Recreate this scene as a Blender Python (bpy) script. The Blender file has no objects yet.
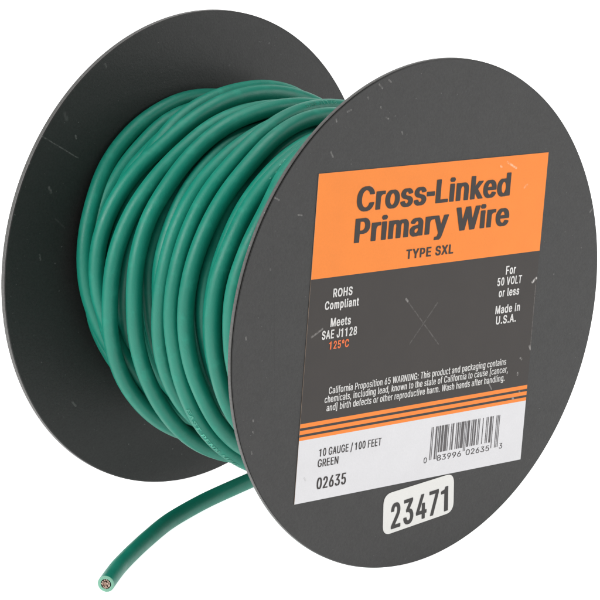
import bpy, bmesh, math, random, os
from mathutils import Vector, Matrix
random.seed(7)
scn = bpy.context.scene
COL = scn.collection
S = 0.0575                                  # flange radius in metres; all layout numbers are in flange radii
PHI = math.radians(-5.6517)                 # roll of the spool on its rims
SN, CS = math.sin(PHI), math.cos(PHI)
BASE = Vector((-SN, -CS, -0.6815))          # ground point under the middle of the spool, in the spool's own frame
L_AX = Vector((CS, -SN, 0)); U_AX = Vector((SN, CS, 0)); Z_AX = Vector((0, 0, 1))
ROT = Matrix(((CS, -SN, 0), (0, 0, -1), (SN, CS, 0)))       # spool frame -> world
GAP = -1.34                                 # inner face of the rear flange (front face is z = 0)
THK = 0.023

def lf(x, y, z):                            # spool frame (radii) -> local metres
    return (Vector((x, y, z)) - BASE) * S

def world_pt(v):
    return ROT @ ((Vector(v) - BASE) * S)

# ------------------------------------------------------------------ materials
def new_mat(name):
    m = bpy.data.materials.new(name); m.use_nodes = True
    nt = m.node_tree
    return m, nt, nt.nodes['Principled BSDF']

def N(nt, t, **kw):
    n = nt.nodes.new(t)
    for k, v in kw.items(): setattr(n, k, v)
    return n

def math_n(nt, op, a, b=None, clamp=False):
    n = N(nt, 'ShaderNodeMath', operation=op, use_clamp=clamp)
    for i, q in enumerate((a, b)):
        if q is None: continue
        if isinstance(q, (int, float)): n.inputs[i].default_value = q
        else: nt.links.new(q, n.inputs[i])
    return n.outputs[0]

def vmath(nt, op, a, b=None, s=None):
    n = N(nt, 'ShaderNodeVectorMath', operation=op)
    for i, q in enumerate((a, b)):
        if q is None: continue
        if isinstance(q, (tuple, Vector)): n.inputs[i].default_value = q
        else: nt.links.new(q, n.inputs[i])
    if s is not None:
        if isinstance(s, (int, float)): n.inputs['Scale'].default_value = s
        else: nt.links.new(s, n.inputs['Scale'])
    return n

def noise(nt, vec, scale, detail=3.0, rough=0.55):
    n = N(nt, 'ShaderNodeTexNoise')
    n.inputs['Scale'].default_value = scale; n.inputs['Detail'].default_value = detail
    n.inputs['Roughness'].default_value = rough
    nt.links.new(vec, n.inputs['Vector'])
    return n.outputs['Fac']

def maprange(nt, v, a, b, c, d):
    n = N(nt, 'ShaderNodeMapRange'); n.clamp = True
    nt.links.new(v, n.inputs[0])
    for i, q in enumerate((a, b, c, d)): n.inputs[i + 1].default_value = q
    return n.outputs[0]

def mix(nt, fac, a, b):
    n = N(nt, 'ShaderNodeMix', data_type='RGBA')
    if isinstance(fac, (int, float)): n.inputs[0].default_value = fac
    else: nt.links.new(fac, n.inputs[0])
    for i, q in ((6, a), (7, b)):
        if isinstance(q, tuple): n.inputs[i].default_value = (*q, 1)
        else: nt.links.new(q, n.inputs[i])
    return n.outputs[2]

def seg_mask(nt, pos, p, q, w):
    """1 inside a scratch running from p to q (local metres), soft edged"""
    p, q = Vector(p), Vector(q); d = q - p
    pa = vmath(nt, 'SUBTRACT', pos, p).outputs[0]
    h = math_n(nt, 'MULTIPLY', vmath(nt, 'DOT_PRODUCT', pa, d).outputs['Value'], 1 / max(d.length_squared, 1e-12), True)
    sc = vmath(nt, 'SCALE', d, s=h).outputs[0]
    dist = vmath(nt, 'LENGTH', vmath(nt, 'SUBTRACT', pa, sc).outputs[0]).outputs['Value']
    return maprange(nt, dist, w * .35, w, 1, 0)

def scratches(nt, pos, segs, z):
    out = None
    for (x0, y0, x1, y1, w, k) in segs:
        m = math_n(nt, 'MULTIPLY', seg_mask(nt, pos, lf(x0, y0, z), lf(x1, y1, z), w * S), k)
        out = m if out is None else math_n(nt, 'MAXIMUM', out, m)
    return math_n(nt, 'MULTIPLY', out, maprange(nt, noise(nt, pos, 1700, 2, .6), .38, .58, .15, 1))

FACE_MARKS = [(-0.3532, 0.9193, -0.3341, 0.9031), (-0.3034, 0.7913, -0.2897, 0.7868), (-0.5069, 0.8248, -0.4895, 0.8302),
 (-0.5631, 0.8009, -0.5585, 0.7906), (-0.3353, 0.8332, -0.3323, 0.8293), (-0.4063, 0.8723, -0.4028, 0.8684),
 (-0.5759, 0.6794, -0.5638, 0.66), (-0.3033, 0.9326, -0.2919, 0.9246), (-0.8583, 0.5365, -0.8207, 0.519),
 (-0.72, 0.4558, -0.6996, 0.453), (-0.8723, -0.2983, -0.8704, -0.3024), (-0.8685, -0.4198, -0.8667, -0.4276),
 (-0.8691, -0.3435, -0.8667, -0.3477), (-0.9362, 0.0204, -0.9343, 0.0108), (0.9287, 0.3542, 0.9125, 0.3391),
 (-0.8409, 0.2656, -0.8381, 0.2617), (-0.2121, 0.7321, -0.2085, 0.7244)]
REAR_MARKS = [(-0.8605, 0.5341, -0.6615, 0.4294, .0036, .34), (-.742, .612, -.730, .590, .012, .14), (-.80, .32, -.79, .30, .009, .3), (-.76, .19, -.71, .15, .005, .10),
 (-.55, .80, -.545, .79, .008, .4), (-.68, .52, -.676, .51, .006, .4), (-.83, .05, -.825, .03, .006, .25), (-.62, -.58, -.60, -.60, .006, .3)]

def plastic(name, segs_front, segs_dark, segs_rear):
    m, nt, b = new_mat(name)
    tc = N(nt, 'ShaderNodeTexCoord'); pos = tc.outputs['Object']
    big = noise(nt, pos, 60, 4); fine = noise(nt, pos, 1800, 3, .7); mid = noise(nt, pos, 420, 3, .6)
    c = mix(nt, maprange(nt, big, .3, .7, 0, 1), (.0130, .0127, .0122), (.0150, .0147, .0141))
    c = mix(nt, maprange(nt, fine, .35, .75, 0, .55), c, (.030, .0295, .0285))
    dust = maprange(nt, noise(nt, pos, 1150, 1), .765, .81, 0, .22)
    c = mix(nt, dust, c, (.26, .25, .24))
    if segs_front: c = mix(nt, scratches(nt, pos, segs_front, 0), c, (.19, .185, .175))
    if segs_dark: c = mix(nt, scratches(nt, pos, segs_dark, 0), c, (.008, .008, .008))
    if segs_rear: c = mix(nt, scratches(nt, pos, segs_rear, GAP), c, (.20, .20, .19))
    nt.links.new(c, b.inputs['Base Color'])
    nt.links.new(maprange(nt, mid, .3, .7, .47, .52), b.inputs['Roughness'])
    b.inputs['Specular IOR Level'].default_value = .37
    bp = N(nt, 'ShaderNodeBump'); bp.inputs['Strength'].default_value = .35; bp.inputs['Distance'].default_value = .00012
    h = math_n(nt, 'ADD', fine, math_n(nt, 'MULTIPLY', mid, .3))
    nt.links.new(h, bp.inputs['Height']); nt.links.new(bp.outputs[0], b.inputs['Normal'])
    return m

M_FRONT = plastic('black_plastic_front', [(*q, .0048, .55) for q in FACE_MARKS],
    [(-0.8561, 0.5033, -0.8224, 0.2788, .0035, .7), (-0.8224, 0.2788, -0.7782, -0.1576, .003, .6), (-0.7782, -0.1576, -0.7398, -0.5069, .003, .35)], None)
M_REAR = plastic('black_plastic_rear', None, None, REAR_MARKS)
M_RIM = plastic('black_rim_painted_sheen', None, None, None)  # flange plastic made paler: the rim's grazing reflection is put into the colour
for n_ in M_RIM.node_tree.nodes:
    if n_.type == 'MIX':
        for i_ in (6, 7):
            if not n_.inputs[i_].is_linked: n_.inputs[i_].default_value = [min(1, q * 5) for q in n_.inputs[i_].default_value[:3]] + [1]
M_BARREL = plastic('black_plastic_barrel', None, None, None)

def rubber(name, lo, hi, rough=.42):
    m, nt, b = new_mat(name)
    tc = N(nt, 'ShaderNodeTexCoord'); pos = tc.outputs['Object']
    a = noise(nt, pos, 45, 4); fine = noise(nt, pos, 2300, 3, .7); mid = noise(nt, pos, 300, 4, .6)
    c = mix(nt, maprange(nt, a, .3, .7, 0, 1), lo, hi)
    c = mix(nt, maprange(nt, mid, .54, .78, 0, .34), c, tuple(min(1, q * 1.6 + .012) for q in hi))
    nt.links.new(c, b.inputs['Base Color'])
    nt.links.new(maprange(nt, mid, .3, .7, rough - .07, rough + .1), b.inputs['Roughness'])
    b.inputs['Specular IOR Level'].default_value = .38
    bp = N(nt, 'ShaderNodeBump'); bp.inputs['Strength'].default_value = .48; bp.inputs['Distance'].default_value = .00010
    nt.links.new(math_n(nt, 'ADD', fine, mid), bp.inputs['Height']); nt.links.new(bp.outputs[0], b.inputs['Normal'])
    return m
M_GREEN = rubber('green_insulation', (.0018, .146, .099), (.0028, .178, .121), .44)
M_CUT = rubber('cut_insulation', (.13, .31, .22), (.17, .37, .27), .6)
m, nt, b = new_mat('dull_copper')
tc = N(nt, 'ShaderNodeTexCoord')
nt.links.new(mix(nt, maprange(nt, noise(nt, tc.outputs['Object'], 900, 3), .35, .7, 0, 1), (.22, .13, .095), (.62, .50, .42)), b.inputs['Base Color'])
b.inputs['Metallic'].default_value = .8; b.inputs['Roughness'].default_value = .45
M_COPPER = m

def printed(name, col, rough=.5, segs=None, segcol=(.6, .58, .55), var=.10, spec=.27):
    m, nt, b = new_mat(name)
    tc = N(nt, 'ShaderNodeTexCoord'); pos = tc.outputs['Object']
    a = noise(nt, pos, 130, 4); f = noise(nt, pos, 2600, 2, .7)
    lo = tuple(q * (1 - var) for q in col); hi = tuple(min(1, q * (1 + var)) for q in col)
    c = mix(nt, maprange(nt, a, .3, .7, 0, 1), lo, hi)
    c = mix(nt, maprange(nt, f, .3, .75, 0, .35), c, tuple(q * .86 for q in col))
    if segs: c = mix(nt, scratches(nt, pos, segs, 0.0024), c, segcol)
    nt.links.new(c, b.inputs['Base Color']); b.inputs['Roughness'].default_value = rough
    b.inputs['Specular IOR Level'].default_value = spec
    bp = N(nt, 'ShaderNodeBump'); bp.inputs['Strength'].default_value = .15; bp.inputs['Distance'].default_value = .00008
    nt.links.new(f, bp.inputs['Height']); nt.links.new(bp.outputs[0], b.inputs['Normal'])
    return m
M_ORANGE = printed('label_orange_ink', (.76, .203, .022), .5, [(0.3873, 0.5786, 0.4428, 0.5511, .0055, .5), (.352, .565, .358, .562, .006, .5), (.50, .47, .515, .48, .006, .3), (-.36, .545, -.33, .50, .006, .15)], (.85, .62, .45), .03)
M_DARK = printed('label_dark_ink', (.029, .0242, .0215), .5,
    [(-0.1135, 0.0774, 0.0826, -0.1171, .0036, .11), (0.0574, 0.0484, -0.0798, -0.0991, .0036, .085), (0.0574, 0.0484, 0.045, 0.037, .0045, .10),
     (0.5985, 0.0796, 0.6204, 0.0939, .007, .9), (-0.6059, -0.0139, -0.5534, 0.0109, .0055, .32), (0.5413, -0.3865, 0.5495, -0.4041, .008, .6),
     (0.5802, -0.3665, 0.5843, -0.3753, .006, .4), (0.6157, -0.1846, 0.6235, -0.1979, .006, .6), (0.3806, -0.2938, 0.4118, -0.3376, .004, .3),
     (0.5681, -0.2287, 0.5747, -0.2336, .006, .5), (0.5583, -0.2894, 0.5591, -0.2957, .006, .5), (.34, -.24, .36, -.25, .005, .3),
     (.6195, .07, .6225, -.19, .003, .14), (-.118, .082, -.108, .072, .006, .35)], (.50, .48, .46), .06)
M_WHITE = printed('label_white_paper', (.60, .595, .608), .5, [(-0.5888, -0.5597, -0.5828, -0.5684, .006, .5)], (.25, .24, .24), .02)
M_PAPER_EDGE = printed('label_paper_edge', (.42, .33, .26), .8)
M_INK = printed('black_ink', (.024, .0195, .018), .5, None, var=.12)
M_INK2 = printed('black_ink_on_sticker', (.028, .026, .025), .5)
M_BARS = printed('barcode_ink', (.085, .079, .081), .5, None, var=.18)
M_WINK = printed('white_ink', (.58, .57, .555), .5)
M_RINK = printed('red_orange_ink', (.66, .135, .035), .5)
M_STICK = printed('sticker_white', (.64, .635, .61), .42, None, var=.02)
M_JACKETPRINT = printed('faded_jacket_print', (.065, .28, .205), .6, None, var=.7)

# ------------------------------------------------------------------ object helpers
def tag(o, label=None, cat=None, kind=None):
    if label: o['label'] = label
    if cat: o['category'] = cat
    if kind: o['kind'] = kind
    return o

def empty(name):
    o = bpy.data.objects.new(name, None); COL.objects.link(o); o.empty_display_size = .02
    return o

def link_mesh(name, me, parent, mats, smooth=None):
    o = bpy.data.objects.new(name, me); COL.objects.link(o); o.parent = parent
    for q in mats: me.materials.append(q)
    if smooth is not None:
        for p in me.polygons: p.use_smooth = True
        if smooth < 3.1: me.set_sharp_from_angle(angle=smooth)
    return o

def lathe(profile, seg=256):
    """profile of (r, z) in the spool frame, closed into itself, turned about the spool axis"""
    vs, fs = [], []; n = len(profile)
    for i in range(seg):
        a = 2 * math.pi * i / seg
        for r, z in profile: vs.append(lf(r * math.cos(a), r * math.sin(a), z))
    for i in range(seg):
        j = (i + 1) % seg
        for k in range(n):
            k2 = (k + 1) % n
            fs.append((i * n + k, j * n + k, j * n + k2, i * n + k2))
    me = bpy.data.meshes.new('lathe'); me.from_pydata(vs, [], fs)
    bm = bmesh.new(); bm.from_mesh(me); bmesh.ops.recalc_face_normals(bm, faces=bm.faces); bm.to_mesh(me); bm.free()
    return me

# ------------------------------------------------------------------ the spool
spool = empty('wire_spool')
spool.rotation_euler = ROT.to_euler()
tag(spool, 'black plastic spool with printed orange, grey and white label on its front disc', 'wire spool')

HOLE = .10
# front flange: thin disc whose rim shows a fine moulding groove next to the front edge
link_mesh('flange', lathe([(HOLE, 0), (.985, 0), (.9955, 0), (.9975, -.0012), (.9975, -.0030), (.9925, -.0038), (.9925, -.0056), (.9985, -.0076), (1.0005, -.0095),
    (1.0005, -THK + .002), (.9985, -THK), (.36, -THK), (HOLE, -THK)]), spool, [M_FRONT], math.radians(20))
link_mesh('flange', lathe([(HOLE, GAP), (.5, GAP), (.985, GAP), (.9962, GAP), (.9998, GAP - .002), (1.0008, GAP - .005),
    (1.0008, GAP - THK + .002), (.9985, GAP - THK), (HOLE, GAP - THK)]), spool, [M_REAR], math.radians(20))
link_mesh('barrel', lathe([(HOLE, GAP + .0003), (.36, GAP + .0003), (.36, -THK - .0003), (HOLE, -THK - .0003)], 96), spool, [M_BARREL], math.radians(32))

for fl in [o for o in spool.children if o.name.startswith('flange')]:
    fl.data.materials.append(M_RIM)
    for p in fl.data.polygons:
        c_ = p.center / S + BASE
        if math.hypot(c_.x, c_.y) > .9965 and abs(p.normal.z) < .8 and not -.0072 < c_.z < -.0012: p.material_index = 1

# label: one sheet of paper, its printed bands are faces of the same mesh
LX0, LX1 = -0.6312, 0.6245
LTOP, LBOT = 0.6022, -0.6568
LZ = 0.0024
rows = [(LTOP, .2058, 1), (.2058, -.3455, 2), (-.3455, -.3616, 1), (-.3616, -.3716, 2), (-.3716, -.3872, 1), (-.3872, -.3968, 2), (-.3968, -.4106, 1), (-.4106, LBOT, 0)]
vs, fs, mi = [], [], []
ys = [LTOP] + [r[1] for r in rows]
for y in ys:
    vs += [lf(LX0, y, LZ), lf(LX1, y, LZ)]
for i, r in enumerate(rows):
    fs.append((2 * i + 2, 2 * i + 3, 2 * i + 1, 2 * i)); mi.append(r[2])
nb = len(vs)
vs += [lf(LX0, LTOP, .0004), lf(LX1, LTOP, .0004), lf(LX1, LBOT, .0004), lf(LX0, LBOT, .0004)]
last = 2 * (len(ys) - 1)
fs += [(0, 1, nb + 1, nb), (last + 1, last, nb + 3, nb + 2)]; mi += [3, 3]
fs.append(tuple([2 * i for i in range(len(ys))] + [nb + 3, nb])); mi.append(3)
fs.append(tuple([2 * i + 1 for i in range(len(ys) - 1, -1, -1)] + [nb + 1, nb + 2])); mi.append(3)
fs.append((nb, nb + 1, nb + 2, nb + 3)); mi.append(3)
me = bpy.data.meshes.new('label'); me.from_pydata(vs, [], fs)
label = link_mesh('label', me, spool, [M_WHITE, M_ORANGE, M_DARK, M_PAPER_EDGE])
for p, k in zip(me.polygons, mi): p.material_index = k
bm = bmesh.new(); bm.from_mesh(me); bmesh.ops.recalc_face_normals(bm, faces=bm.faces); bm.to_mesh(me); bm.free()

# ---- lettering
FONT = None
try:
    fp = os.path.join(bpy.utils.system_resource('DATAFILES'), 'fonts', 'Inter.woff2')
    FONT = bpy.data.fonts.load(fp)
except Exception:
    FONT = None

SHIFT = {'Cross-Linked': {5: -.125, 6: -.25}}         # tighten the space either side of the hyphen
def contours_of(ch, cache={}):
    if ch not in cache:
        cu = bpy.data.curves.new('txt', 'FONT'); cu.body = ch
        if FONT: cu.font = FONT
        o = bpy.data.objects.new('txt', cu); COL.objects.link(o)
        dg = bpy.context.evaluated_depsgraph_get(); dg.update()
        cache[ch] = len(o.evaluated_get(dg).to_curve(dg).splines)
        bpy.data.objects.remove(o); bpy.data.curves.remove(cu)
    return cache[ch]

def plain_glyph(ch, pts):
    """a grotesque 1 without a foot and a short thick hyphen, in the box of the font's own glyph"""
    xs = [p[0] for p in pts]; ys_ = [p[1] for p in pts]; x0, x1, y0, y1 = min(xs), max(xs), min(ys_), max(ys_)
    if ch == '-':
        c = (x0 + x1) / 2; w_ = (x1 - x0) * .36; return [(c - w_, .175), (c + w_, .175), (c + w_, .262), (c - w_, .262)]
    if y1 - y0 < .3: return []
    H = y1 - y0; c = (x0 + x1) / 2 + .03; w_ = .047
    return [(c - w_, y0), (c + w_, y0), (c + w_, y1), (c - w_ * .2, y1), (c - w_ * 1.1, y1 - H * .11), (c - .19, y1 - H * .155), (c - .19, y1 - H * .245), (c - w_, y1 - H * .24)]

def text_rows(s, dx, dy, rows_per_em, space=1.0):
    """the outlines of a string cut into thin horizontal rows: {row: [(x0, x1), ...]}; dx / dy thicken the strokes"""
    cu = bpy.data.curves.new('txt', 'FONT'); cu.body = s; cu.size = 1; cu.space_character = space
    if FONT: cu.font = FONT
    o = bpy.data.objects.new('txt', cu); COL.objects.link(o)
    dg = bpy.context.evaluated_depsgraph_get(); dg.update()
    oe = o.evaluated_get(dg); c2 = oe.to_curve(dg)
    owner = []
    for ix, ch in enumerate(s):
        if ch != ' ': owner += [(ch, ix)] * contours_of(ch)
    edges = []
    for ci, sp in enumerate(c2.splines):
        pts = []
        if sp.type == 'BEZIER':
            bp = sp.bezier_points; n = len(bp)
            for i in range(n):
                p0, p3 = bp[i].co, bp[(i + 1) % n].co; p1, p2 = bp[i].handle_right, bp[(i + 1) % n].handle_left
                for k in range(8):
                    t = k / 8; u = 1 - t
                    q = p0 * u ** 3 + p1 * (3 * u * u * t) + p2 * (3 * u * t * t) + p3 * t ** 3
                    pts.append((q.x, q.y))
        else:
            pts = [(p.co.x, p.co.y) for p in sp.points]
        if len(owner) == len(c2.splines) and owner[ci][0] in '1-': pts = plain_glyph(owner[ci][0], pts)
        if s in SHIFT and len(owner) == len(c2.splines):
            sh = ([0] + [v_ for k_, v_ in SHIFT[s].items() if owner[ci][1] >= k_])[-1]; pts = [(x_ + sh, y_) for x_, y_ in pts]
        for i in range(len(pts)):
            edges.append((pts[i], pts[(i + 1) % len(pts)]))
    oe.to_curve_clear(); bpy.data.objects.remove(o); bpy.data.curves.remove(cu)
    h = 1 / rows_per_em; hits = {}
    for (x0, y0), (x1, y1) in edges:
        if y0 == y1: continue
        sg = 1 if y1 > y0 else -1
        lo, hi = min(y0, y1), max(y0, y1)
        k = math.ceil(lo / h - .5)
        while (k + .5) * h < hi:
            yc = (k + .5) * h
            if yc >= lo: hits.setdefault(k, []).append((x0 + (x1 - x0) * (yc - y0) / (y1 - y0), sg))
            k += 1
    base = {}
    for k, v in hits.items():
        v.sort(); wn = 0; out = []
        for x, sg in v:
            if wn == 0: st = x
            wn += sg
            if wn == 0 and x - st > 1e-6: out.append((st, x))
        base[k] = out
    m = int(round(dy / h)); res = {}
    for k in range(min(base) - m, max(base) + m + 1):
        al = []
        for j in range(k - m, k + m + 1):
            g = dx * (1 - .18 * (abs(j - k) / (m + 1e-9)) ** 2) if m else dx
            al += [(a_ - g, b_ + g) for a_, b_ in base.get(j, [])]
        al.sort()
        out = []
        for a_, b_ in al:
            if out and a_ <= out[-1][1] + 1e-6: out[-1][1] = max(out[-1][1], b_)
            else: out.append([a_, b_])
        if out: res[k] = out
    return res, h

def text_geo(s, bold, rpe=110):
    bold = bold if isinstance(bold, tuple) else (bold, bold * .5)
    rows_, h = text_rows(s, bold[0], bold[1], rpe, bold[2] if len(bold) > 2 else 1.0)
    V, F = [], []
    for k, iv in rows_.items():
        for a_, b_ in iv:
            n = len(V); V += [Vector((a_, k * h, 0)), Vector((b_, k * h, 0)), Vector((b_, (k + 1) * h, 0)), Vector((a_, (k + 1) * h, 0))]; F.append((n, n + 1, n + 2, n + 3))
    return V, F
def cap_height(bold, rpe=110):
    V, F = text_geo('H', bold, rpe)
    return max(v.y for v in V), min(v.y for v in V)

def flat_text(s, x, y, width, cap, bold, mat, z=LZ + .0010, ang=0.0, parent=None, name='lettering', shear=0.0):
    rpe = 120 if cap > .06 else (70 if cap > .03 else 48)
    V, F = text_geo(s, bold, rpe); hi, lo = cap_height(bold, rpe)
    x0 = min(v.x for v in V); x1 = max(v.x for v in V)
    kx = width / (x1 - x0); ky = cap / (hi - lo)
    ca, sa = math.cos(ang), math.sin(ang); vs = []
    for v in V:
        px = (v.x - x0) * kx; py = (v.y - lo) * ky; px += shear * py
        vs.append(lf(x + px * ca - py * sa, y + px * sa + py * ca, z))
    me = bpy.data.meshes.new(name); me.from_pydata(vs, [], F)
    return link_mesh(name, me, parent or label, [mat])

B1 = (.041, .012, 1.07); B2 = (.034, .010, 1.14); B3 = (.024, .0, 1.08)
TEXTS = [
 ('Cross-Linked', -.4253, .4446, .8416, .0916, B1, M_INK), ('Primary Wire', -.4241, .3256, .8488, .0922, B1, M_INK), ('TYPE SXL', -.1390, .2390, .2600, .0368, B2, M_INK),
 ('ROHS', -.5119, .1278, .1001, .0331, B2, M_WINK), ('Compliant', -.5505, .0831, .1770, .0325, B2, M_WINK), ('Meets', -.5141, .0150, .1056, .0333, B2, M_WINK),
 ('SAE J1128', -.5544, -.0300, .1824, .0336, B2, M_WINK), ('125°C', -.5140, -.0722, .1045, .0310, B2, M_RINK),
 ('For', .4341, .1256, .0582, .0345, B2, M_WINK), ('50 VOLT', .3903, .0830, .1417, .0330, B2, M_WINK), ('or less', .4036, .0373, .1197, .0330, B2, M_WINK),
 ('Made in', .3931, -.0303, .1431, .0332, B2, M_WINK), ('U.S.A.', .4013, -.0733, .1173, .0335, B2, M_WINK),
 ('California Proposition 65 WARNING: This product and packaging contains', -.4962, -.2453, .9800, .0265, B3, M_WINK),
 ('chemicals, including lead, known to the state of California to cause [cancer,', -.5148, -.2780, 1.0129, .0265, B3, M_WINK),
 ('and] birth defects or other reproductive harm. Wash hands after handling.', -.5011, -.3115, .9849, .0265, B3, M_WINK),
 ('10 GAUGE / 100 FEET', -.5222, -.4860, .3308, .0296, (.020, 0, 1.10), M_INK), ('GREEN', -.5248, -.5272, .1078, .0296, (.020, 0, 1.10), M_INK), ('02635', -.5223, -.6143, .1542, .0453, (.030, .006, 1.10), M_INK),
]
for t in TEXTS: flat_text(*t)

# ---- bar code: modules as printed bars, guard bars longer
LC = ['0001101', '0011001', '0010011', '0111101', '0100011', '0110001', '0101111', '0111011', '0110111', '0001011']
digits = [0, 8, 3, 9, 9, 6, 0, 2, 6, 3, 5, 3]
code = '101' + ''.join(LC[d] for d in digits[:6]) + '01010' + ''.join(''.join('1' if c == '0' else '0' for c in LC[d]) for d in digits[6:]) + '101'
bx0, bx1 = .0846, .4775; mw = (bx1 - bx0) / 95
vs, fs = [], []; i = 0
while i < 95:
    if code[i] == '1':
        j = i
        while j < 95 and code[j] == '1': j += 1
        long = i < 10 or i >= 85 or 45 <= i < 50
        yb = -.5845 if long and not 45 <= i < 50 else (-.5745 if long else -.5590)
        a, c = bx0 + (i + .09) * mw, bx0 + (j - .09) * mw; n = len(vs)
        vs += [lf(a, yb, LZ + .0010), lf(c, yb, LZ + .0010), lf(c, -.4515, LZ + .0010), lf(a, -.4515, LZ + .0010)]; fs.append((n, n + 1, n + 2, n + 3)); i = j
    else: i += 1
me = bpy.data.meshes.new('barcode'); me.from_pydata(vs, [], fs)
link_mesh('barcode', me, label, [M_BARS])
for s, x, w in (('83996', .1285, .137), ('02635', .2935, .135), ('0', .0547, .0165), ('3', .4871, .018)):
    flat_text(s, x, -.5935, w, .0222, .0, M_INK)

# ---- stuck-on number sticker, slightly tilted, rounded corners
A = Vector((-.1525, -.6905)); Bq = Vector((.2365, -.6575)); Cq = Vector((.2520, -.8195)); D = Vector((-.1405, -.8590))
def rounded(pts, r, k=8):
    out = []
    for i in range(4):
        p, a, c = pts[i], pts[i - 1], pts[(i + 1) % 4]
        d1 = (a - p).normalized(); d2 = (c - p).normalized()
        q0, q1 = p + d1 * r, p + d2 * r
        for t in range(k + 1):
            u = t / k; out.append((1 - u) ** 2 * q0 + 2 * u * (1 - u) * (p * .92 + (q0 + q1) * .04) + u * u * q1)
    return out
out = rounded([A, D, Cq, Bq], .040)
n = len(out); SZ = .0018
vs = [lf(p.x, p.y, SZ) for p in out] + [lf(p.x, p.y, .0004) for p in out]
fs = [tuple(range(n)), tuple(range(2 * n - 1, n - 1, -1))] + [(i, i + n, (i + 1) % n + n, (i + 1) % n) for i in range(n)]
me = bpy.data.meshes.new('number_sticker'); me.from_pydata(vs, [], fs)
sticker = link_mesh('number_sticker', me, spool, [M_STICK])
flat_text('23471', -.0985, -.8385, .318, .1030, (.034, .010, 1.16), M_INK2, z=SZ + .0010, ang=math.radians(5.3), parent=sticker)

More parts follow.
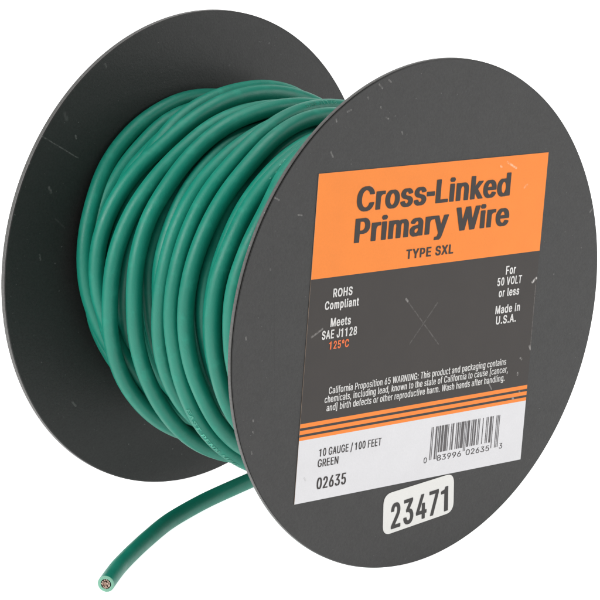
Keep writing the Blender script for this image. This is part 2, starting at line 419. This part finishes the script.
# ------------------------------------------------------------------ the wire
STRANDS=[
 ([-1.296, -1.3, -1.303, -1.307, -1.307, -1.308, -1.303, -1.286, -1.273, -1.256, -1.228, -1.2, -1.172, -1.144, -1.117, -1.09],
  [0.634, 0.642, 0.649, 0.659, 0.666, 0.67, 0.67, 0.665, 0.661, 0.654, 0.643, 0.635, 0.632, 0.632, 0.633, 0.635]),
 ([-1.205, -1.216, -1.226, -1.237, -1.247, -1.258, -1.269, -1.262, -1.263, -1.269, -1.276, -1.282, -1.288, -1.294, -1.3, -1.305],
  [0.617, 0.615, 0.613, 0.611, 0.609, 0.606, 0.604, 0.597, 0.592, 0.591, 0.593, 0.598, 0.603, 0.608, 0.613, 0.618]),
 ([-1.17, -1.165, -1.159, -1.161, -1.158, -1.149, -1.155, -1.167, -1.177, -1.177, -1.162, -1.139, -1.114, -1.087, -1.059, -1.031],
  [0.747, 0.724, 0.697, 0.678, 0.663, 0.647, 0.64, 0.637, 0.638, 0.643, 0.65, 0.659, 0.665, 0.667, 0.666, 0.665]),
 ([-1.015, -1.029, -1.04, -1.051, -1.057, -1.07, -1.109, -1.137, -1.148, -1.135, -1.101, -1.074, -1.046, -1.018, -0.99, -0.961],
  [0.723, 0.714, 0.705, 0.696, 0.687, 0.682, 0.689, 0.696, 0.698, 0.692, 0.677, 0.668, 0.664, 0.664, 0.666, 0.668]),
 ([-0.839, -0.865, -0.891, -0.918, -0.942, -0.959, -0.987, -1.016, -1.035, -1.039, -1.049, -1.056, -1.057, -1.055, -1.054, -1.053],
  [0.666, 0.668, 0.67, 0.673, 0.679, 0.679, 0.685, 0.695, 0.703, 0.711, 0.722, 0.73, 0.732, 0.733, 0.732, 0.729]),
 ([-0.919, -0.931, -0.942, -0.953, -0.965, -0.977, -0.99, -1.005, -1.025, -1.05, -1.07, -1.089, -1.107, -1.125, -1.144, -1.163],
  [0.62, 0.62, 0.619, 0.618, 0.617, 0.616, 0.615, 0.613, 0.612, 0.611, 0.607, 0.604, 0.602, 0.603, 0.606, 0.61]),
 ([-0.781, -0.804, -0.827, -0.851, -0.876, -0.892, -0.905, -0.923, -0.925, -0.918, -0.918, -0.913, -0.908, -0.905, -0.899, -0.893],
  [0.698, 0.693, 0.687, 0.683, 0.683, 0.681, 0.68, 0.683, 0.685, 0.689, 0.699, 0.712, 0.73, 0.751, 0.767, 0.78]),
 ([-0.723, -0.723, -0.724, -0.725, -0.729, -0.741, -0.756, -0.762, -0.765, -0.775, -0.791, -0.805, -0.816, -0.83, -0.843, -0.857],
  [0.666, 0.664, 0.661, 0.66, 0.661, 0.666, 0.672, 0.676, 0.677, 0.679, 0.683, 0.684, 0.685, 0.687, 0.688, 0.688]),
 ([-0.678, -0.677, -0.675, -0.671, -0.664, -0.665, -0.68, -0.688, -0.693, -0.695, -0.689, -0.688, -0.687, -0.681, -0.675, -0.669],
  [0.715, 0.711, 0.705, 0.698, 0.688, 0.681, 0.68, 0.68, 0.682, 0.688, 0.696, 0.71, 0.729, 0.748, 0.767, 0.78]),
 ([-0.625, -0.619, -0.613, -0.606, -0.593, -0.581, -0.588, -0.598, -0.609, -0.614, -0.611, -0.605, -0.61, -0.622, -0.633, -0.644],
  [0.676, 0.679, 0.683, 0.686, 0.684, 0.68, 0.681, 0.683, 0.685, 0.688, 0.69, 0.693, 0.702, 0.711, 0.716, 0.718]),
 ([-0.517, -0.517, -0.516, -0.515, -0.514, -0.513, -0.516, -0.517, -0.524, -0.532, -0.539, -0.546, -0.553, -0.561, -0.568, -0.575],
  [0.631, 0.631, 0.631, 0.631, 0.63, 0.629, 0.629, 0.629, 0.629, 0.63, 0.63, 0.63, 0.63, 0.63, 0.63, 0.63]),
 ([-0.444, -0.441, -0.438, -0.435, -0.435, -0.44, -0.446, -0.45, -0.464, -0.467, -0.469, -0.477, -0.485, -0.493, -0.501, -0.509],
  [0.671, 0.668, 0.664, 0.662, 0.663, 0.667, 0.671, 0.674, 0.678, 0.679, 0.679, 0.681, 0.682, 0.682, 0.682, 0.682]),
 ([-0.38, -0.38, -0.379, -0.378, -0.375, -0.364, -0.341, -0.347, -0.36, -0.36, -0.359, -0.358, -0.357, -0.357, -0.356, -0.355],
  [0.688, 0.691, 0.694, 0.695, 0.695, 0.691, 0.682, 0.682, 0.683, 0.681, 0.68, 0.679, 0.679, 0.679, 0.679, 0.679]),
]

RW = 0.0330
K0, KS = 60.0, 14.0
def cr(v, t):
    j = int(min(max((t - K0) // KS, 0), len(v) - 2)); u = (t - K0) / KS - j
    a, b_, c, d = v[max(j - 1, 0)], v[j], v[j + 1], v[min(j + 2, len(v) - 1)]
    return .5 * (2 * b_ + (c - a) * u + (2 * a - 5 * b_ + 4 * c - d) * u * u + (3 * b_ - a - 3 * c + d) * u ** 3)

def pol(th, r, z):
    a = math.radians(th); return Vector((r * math.cos(a), r * math.sin(a), z))
def ground(lat, z, h=-1 + RW + .001):
    return L_AX * lat + U_AX * h + Z_AX * z

path = []
# loose end lying on the table, then up round the hidden side of the winding
lead = [ground(-1.1231, -.5928), ground(-.9773, -.6937), ground(-.8239, -.7829), ground(-.6680, -.8644), ground(-.5226, -.9327), ground(-.3808, -.9807),
        ground(-.2288, -1.0215), ground(-.0684, -1.0519), ground(.0558, -1.0727), ground(.20, -1.095), ground(.34, -1.125, -.95), ground(.48, -1.15, -.88),
        pol(-42, .93, -1.17), pol(-25, .87, -1.19), pol(-5, .81, -1.215), pol(15, .755, -1.245), pol(32, .705, -1.275), pol(46, .662, -1.293)]
ctrl = lead[:]
for i, q in enumerate(lead): pass
def crv(p, i, u):
    a, b_, c, d = p[max(i - 1, 0)], p[i], p[i + 1], p[min(i + 2, len(p) - 1)]
    return .5 * (2 * b_ + (c - a) * u + (2 * a - 5 * b_ + 4 * c - d) * u * u + (3 * b_ - a - 3 * c + d) * u ** 3)
ctrl.append(pol(60, STRANDS[0][1][0], STRANDS[0][0][0])); ctrl.append(pol(72, cr(STRANDS[0][1], 72), cr(STRANDS[0][0], 72)))
for i in range(len(ctrl) - 2):
    for k in range(6): path.append(crv(ctrl, i, k / 6))
n_lead = len(path)
strand_at = {}
turns = [(z, [q + .018 for q in r] if i == 5 else r) for i, (z, r) in enumerate(STRANDS)]
jit = random.Random(3)
for zc in (-.292, -.225, -.158, -.092, -.060):                     # last turns, behind the front disc
    turns.append(([zc + jit.uniform(-.006, .006) for _ in range(16)], [.682 + jit.uniform(-.008, .008) for _ in range(16)]))
zc = -.060
low = []
while zc > -1.30:                                                   # the layer underneath, one turn beside the other
    low.append(zc); zc -= .0668
for q in low:
    turns.append(([q + jit.uniform(-.007, .007) for _ in range(16)], [(.609 if q > -1.1 else .624) + jit.uniform(-.008, .008) for _ in range(16)]))
for i, (zk, rk) in enumerate(turns):
    strand_at[i] = len(path)
    t = K0
    while t < 270.01:
        path.append(pol(t, cr(rk, t), cr(zk, t))); t += 3
    if i + 1 < len(turns):
        z1, r1 = zk[-1], rk[-1]; z1 = cr(zk, 270); r1 = cr(rk, 270); z2, r2 = turns[i + 1][0][0], turns[i + 1][1][0]
        dz1 = (cr(zk, 270) - cr(zk, 266)) / 4 * 150; dz2 = (turns[i + 1][0][1] - z2) / 14 * 150
        dr1 = (cr(rk, 270) - cr(rk, 266)) / 4 * 150; dr2 = (turns[i + 1][1][1] - r2) / 14 * 150
        for k in range(1, 50):
            u = k / 50; h = (2 * u ** 3 - 3 * u * u + 1, u ** 3 - 2 * u * u + u, -2 * u ** 3 + 3 * u * u, u ** 3 - u * u)
            z = h[0] * z1 + h[1] * dz1 * .4 + h[2] * z2 + h[3] * dz2 * .4
            r = h[0] * r1 + h[1] * dr1 * .3 + h[2] * r2 + h[3] * dr2 * .3
            path.append(pol(270 + 150 * u, r, max(-1.306, min(-.058, z))))

def sweep(path, rad, sides):
    vs, fs = [], []; T = []
    n = len(path)
    for i in range(n): T.append((path[min(i + 1, n - 1)] - path[max(i - 1, 0)]).normalized())
    nrm = T[0].orthogonal().normalized()
    for i in range(n):
        nrm = (nrm - T[i] * nrm.dot(T[i])).normalized(); bn = T[i].cross(nrm)
        for k in range(sides):
            a = 2 * math.pi * k / sides
            vs.append(path[i] + (nrm * math.cos(a) + bn * math.sin(a)) * rad)
        if i:
            for k in range(sides):
                k2 = (k + 1) % sides; a, b_ = (i - 1) * sides, i * sides
                fs.append((a + k, a + k2, b_ + k2, b_ + k))
    return vs, fs, T

wire = empty('electrical_wire')
wire.rotation_euler = ROT.to_euler()
tag(wire, 'green insulated wire wound round the black spool, its loose cut end trailing on white', 'wire')
SIDES = 20
vs, fs, T = sweep(path, RW, SIDES)
# cut end: a flat ring of paler insulation with a hole where the copper sits
c0 = path[0]; RIN = .0205
ring0 = len(vs)
for k in range(SIDES): vs.append(c0 + (vs[k] - c0) * .93 - T[0] * .0018)
ring1 = len(vs)
for k in range(SIDES): vs.append(c0 + (vs[k] - c0) * (RIN / RW) - T[0] * .0018)
ring2 = len(vs)
for k in range(SIDES): vs.append(c0 + (vs[k] - c0) * (RIN / RW) + T[0] * .05)
cut0 = len(fs)
for k in range(SIDES):
    k2 = (k + 1) % SIDES
    for a, b_ in ((ring0, 0), (ring1, ring0), (ring2, ring1)):
        fs.append((a + k, a + k2, b_ + k2, b_ + k))
fs.append(tuple(len(path) * SIDES - SIDES + k for k in range(SIDES)))
me = bpy.data.meshes.new('insulation'); me.from_pydata([lf(*v) for v in vs], [], fs)
ins = link_mesh('insulation', me, wire, [M_GREEN, M_CUT], math.radians(50))
for i in range(cut0, len(fs) - 1): me.polygons[i].material_index = 1
# copper strands seen in the cut end
t0 = T[0]; n0 = t0.orthogonal().normalized(); b0 = t0.cross(n0)
sp = [(0, 0)] + [(.0072 * math.cos(a), .0072 * math.sin(a)) for a in [math.radians(60 * k) for k in range(6)]] + [(.0142 * math.cos(a), .0142 * math.sin(a)) for a in [math.radians(30 * k + 15) for k in range(12)]]
cv, cf = [], []
for (a, b_) in sp:
    d = -.0006 + random.uniform(-.006, .004); o0 = len(cv)
    for e in (d, .06):
        for k in range(8):
            q = 2 * math.pi * k / 8
            cv.append(c0 + t0 * e + n0 * (a + .0034 * math.cos(q)) + b0 * (b_ + .0034 * math.sin(q)))
    cf.append(tuple(o0 + k for k in range(8)))
    for k in range(8): cf.append((o0 + k, o0 + (k + 1) % 8, o0 + 8 + (k + 1) % 8, o0 + 8 + k))
me = bpy.data.meshes.new('copper_core'); me.from_pydata([lf(*v) for v in cv], [], cf)
link_mesh('copper_core', me, wire, [M_COPPER])

# faded print on the jacket, wrapped on the round surface
def wire_text(s, strand, th0, th1, cap, beta, bold=.0, flip=False):
    zk, rk = turns[strand]
    n = 60; P = [pol(th0 + (th1 - th0) * i / n, cr(rk, th0 + (th1 - th0) * i / n), cr(zk, th0 + (th1 - th0) * i / n)) for i in range(n + 1)]
    Lc = [0]
    for i in range(n): Lc.append(Lc[-1] + (P[i + 1] - P[i]).length)
    V, F = text_geo(s, bold); hi, lo = cap_height(bold)
    x0 = min(v.x for v in V); x1 = max(v.x for v in V); kx = Lc[-1] / (x1 - x0); ky = cap / (hi - lo); out = []
    for v in V:
        sx = (v.x - x0) * kx; i = 0
        while i < n - 1 and Lc[i + 1] < sx: i += 1
        u = (sx - Lc[i]) / (Lc[i + 1] - Lc[i]); c = P[i].lerp(P[i + 1], u); tg = (P[i + 1] - P[i]).normalized()
        rad = Vector((c.x, c.y, 0)).normalized(); rad = (rad - tg * rad.dot(tg)).normalized()
        ax = rad.cross(tg) if not flip else tg.cross(rad)
        ax = Z_AX - tg * Z_AX.dot(tg); ax = (ax - rad * ax.dot(rad)).normalized()
        a = beta + ((v.y - lo) * ky - cap / 2) * (1 if not flip else -1) / RW
        out.append(c + (rad * math.cos(a) + ax * math.sin(a)) * (RW + .0011))
    me = bpy.data.meshes.new('lettering'); me.from_pydata([lf(*q) for q in out], [], F)
    return link_mesh('lettering', me, wire, [M_JACKETPRINT])
wire_text('EAST PENN MFG', 8, 218, 247, .0165, math.radians(26), (.03, .01, 1.12))
wire_text('- - 10 GA SXL - -', 11, 134, 107, .020, math.radians(45), .0, True)
wire_text('SAE J1128', 8, 97, 84, .020, math.radians(40), .0, True)

# ------------------------------------------------------------------ white table curving up behind, with an added glow
CAM_YAW = math.atan2(.6563, .6998)
fx, fy = math.sin(CAM_YAW), math.cos(CAM_YAW)
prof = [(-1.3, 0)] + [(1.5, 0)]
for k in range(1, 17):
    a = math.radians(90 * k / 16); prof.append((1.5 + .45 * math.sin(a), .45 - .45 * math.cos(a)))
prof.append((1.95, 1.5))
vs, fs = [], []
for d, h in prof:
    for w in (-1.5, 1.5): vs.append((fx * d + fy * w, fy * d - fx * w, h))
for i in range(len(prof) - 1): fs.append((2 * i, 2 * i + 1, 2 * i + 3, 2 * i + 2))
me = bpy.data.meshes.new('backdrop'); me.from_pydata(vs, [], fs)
m, nt, b = new_mat('white_added_glow')
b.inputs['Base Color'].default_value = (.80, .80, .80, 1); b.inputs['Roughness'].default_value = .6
b.inputs['Emission Color'].default_value = (1, 1, 1, 1); b.inputs['Emission Strength'].default_value = .98  # emission added so that no contact shadow shows on the white
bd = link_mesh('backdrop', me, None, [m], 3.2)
tag(bd, 'plain white table surface with added glow, curving up into a white background', 'backdrop', 'structure')

# ------------------------------------------------------------------ lamps
w = bpy.data.worlds.new('World'); scn.world = w; w.use_nodes = True
w.node_tree.nodes['Background'].inputs[0].default_value = (1, 1, 1, 1)
w.node_tree.nodes['Background'].inputs[1].default_value = .10

def softbox(name, loc, target, size, power, col=(1, 1, 1)):
    d = bpy.data.lights.new(name, 'AREA'); d.shape = 'RECTANGLE'; d.size, d.size_y = size; d.energy = power; d.color = col
    o = bpy.data.objects.new(name, d); COL.objects.link(o); o.location = loc
    o.rotation_euler = (Vector(target) - Vector(loc)).to_track_quat('-Z', 'Y').to_euler()
    return o
CENTER = (0, 0, S)
softbox('overhead_softbox', (.0, .05, .80), CENTER, (.6, .6), 4.5)
softbox('key_softbox', (-.90, .13, .50), CENTER, (.5, .5), 9)
softbox('front_softbox', (.55, -.60, .35), CENTER, (.5, .5), 3.7)

# ------------------------------------------------------------------ camera
cd = bpy.data.cameras.new('camera'); cam = bpy.data.objects.new('camera', cd); COL.objects.link(cam)
R0 = Vector((0.729428, -0.684058, 0.0)); R1 = Vector((-0.19293, -0.205726, -0.959403)); R2 = Vector((0.656287, 0.699815, -0.282038))
pos = Vector((-7.627558, -7.427955 - .6815, 3.193660 + 1)) * S
mm = Matrix((R0, -R1, -R2)).transposed().to_4x4(); mm.translation = pos
cam.matrix_world = mm
cd.sensor_width = 36; cd.lens = 4.8168 * 36; cd.clip_start = .01; cd.clip_end = 20
scn.camera = cam
scn.render.resolution_x = scn.render.resolution_y = 1024
scn.view_settings.view_transform = 'Standard'; scn.view_settings.look = 'None'; scn.view_settings.exposure = 0; scn.view_settings.gamma = 1
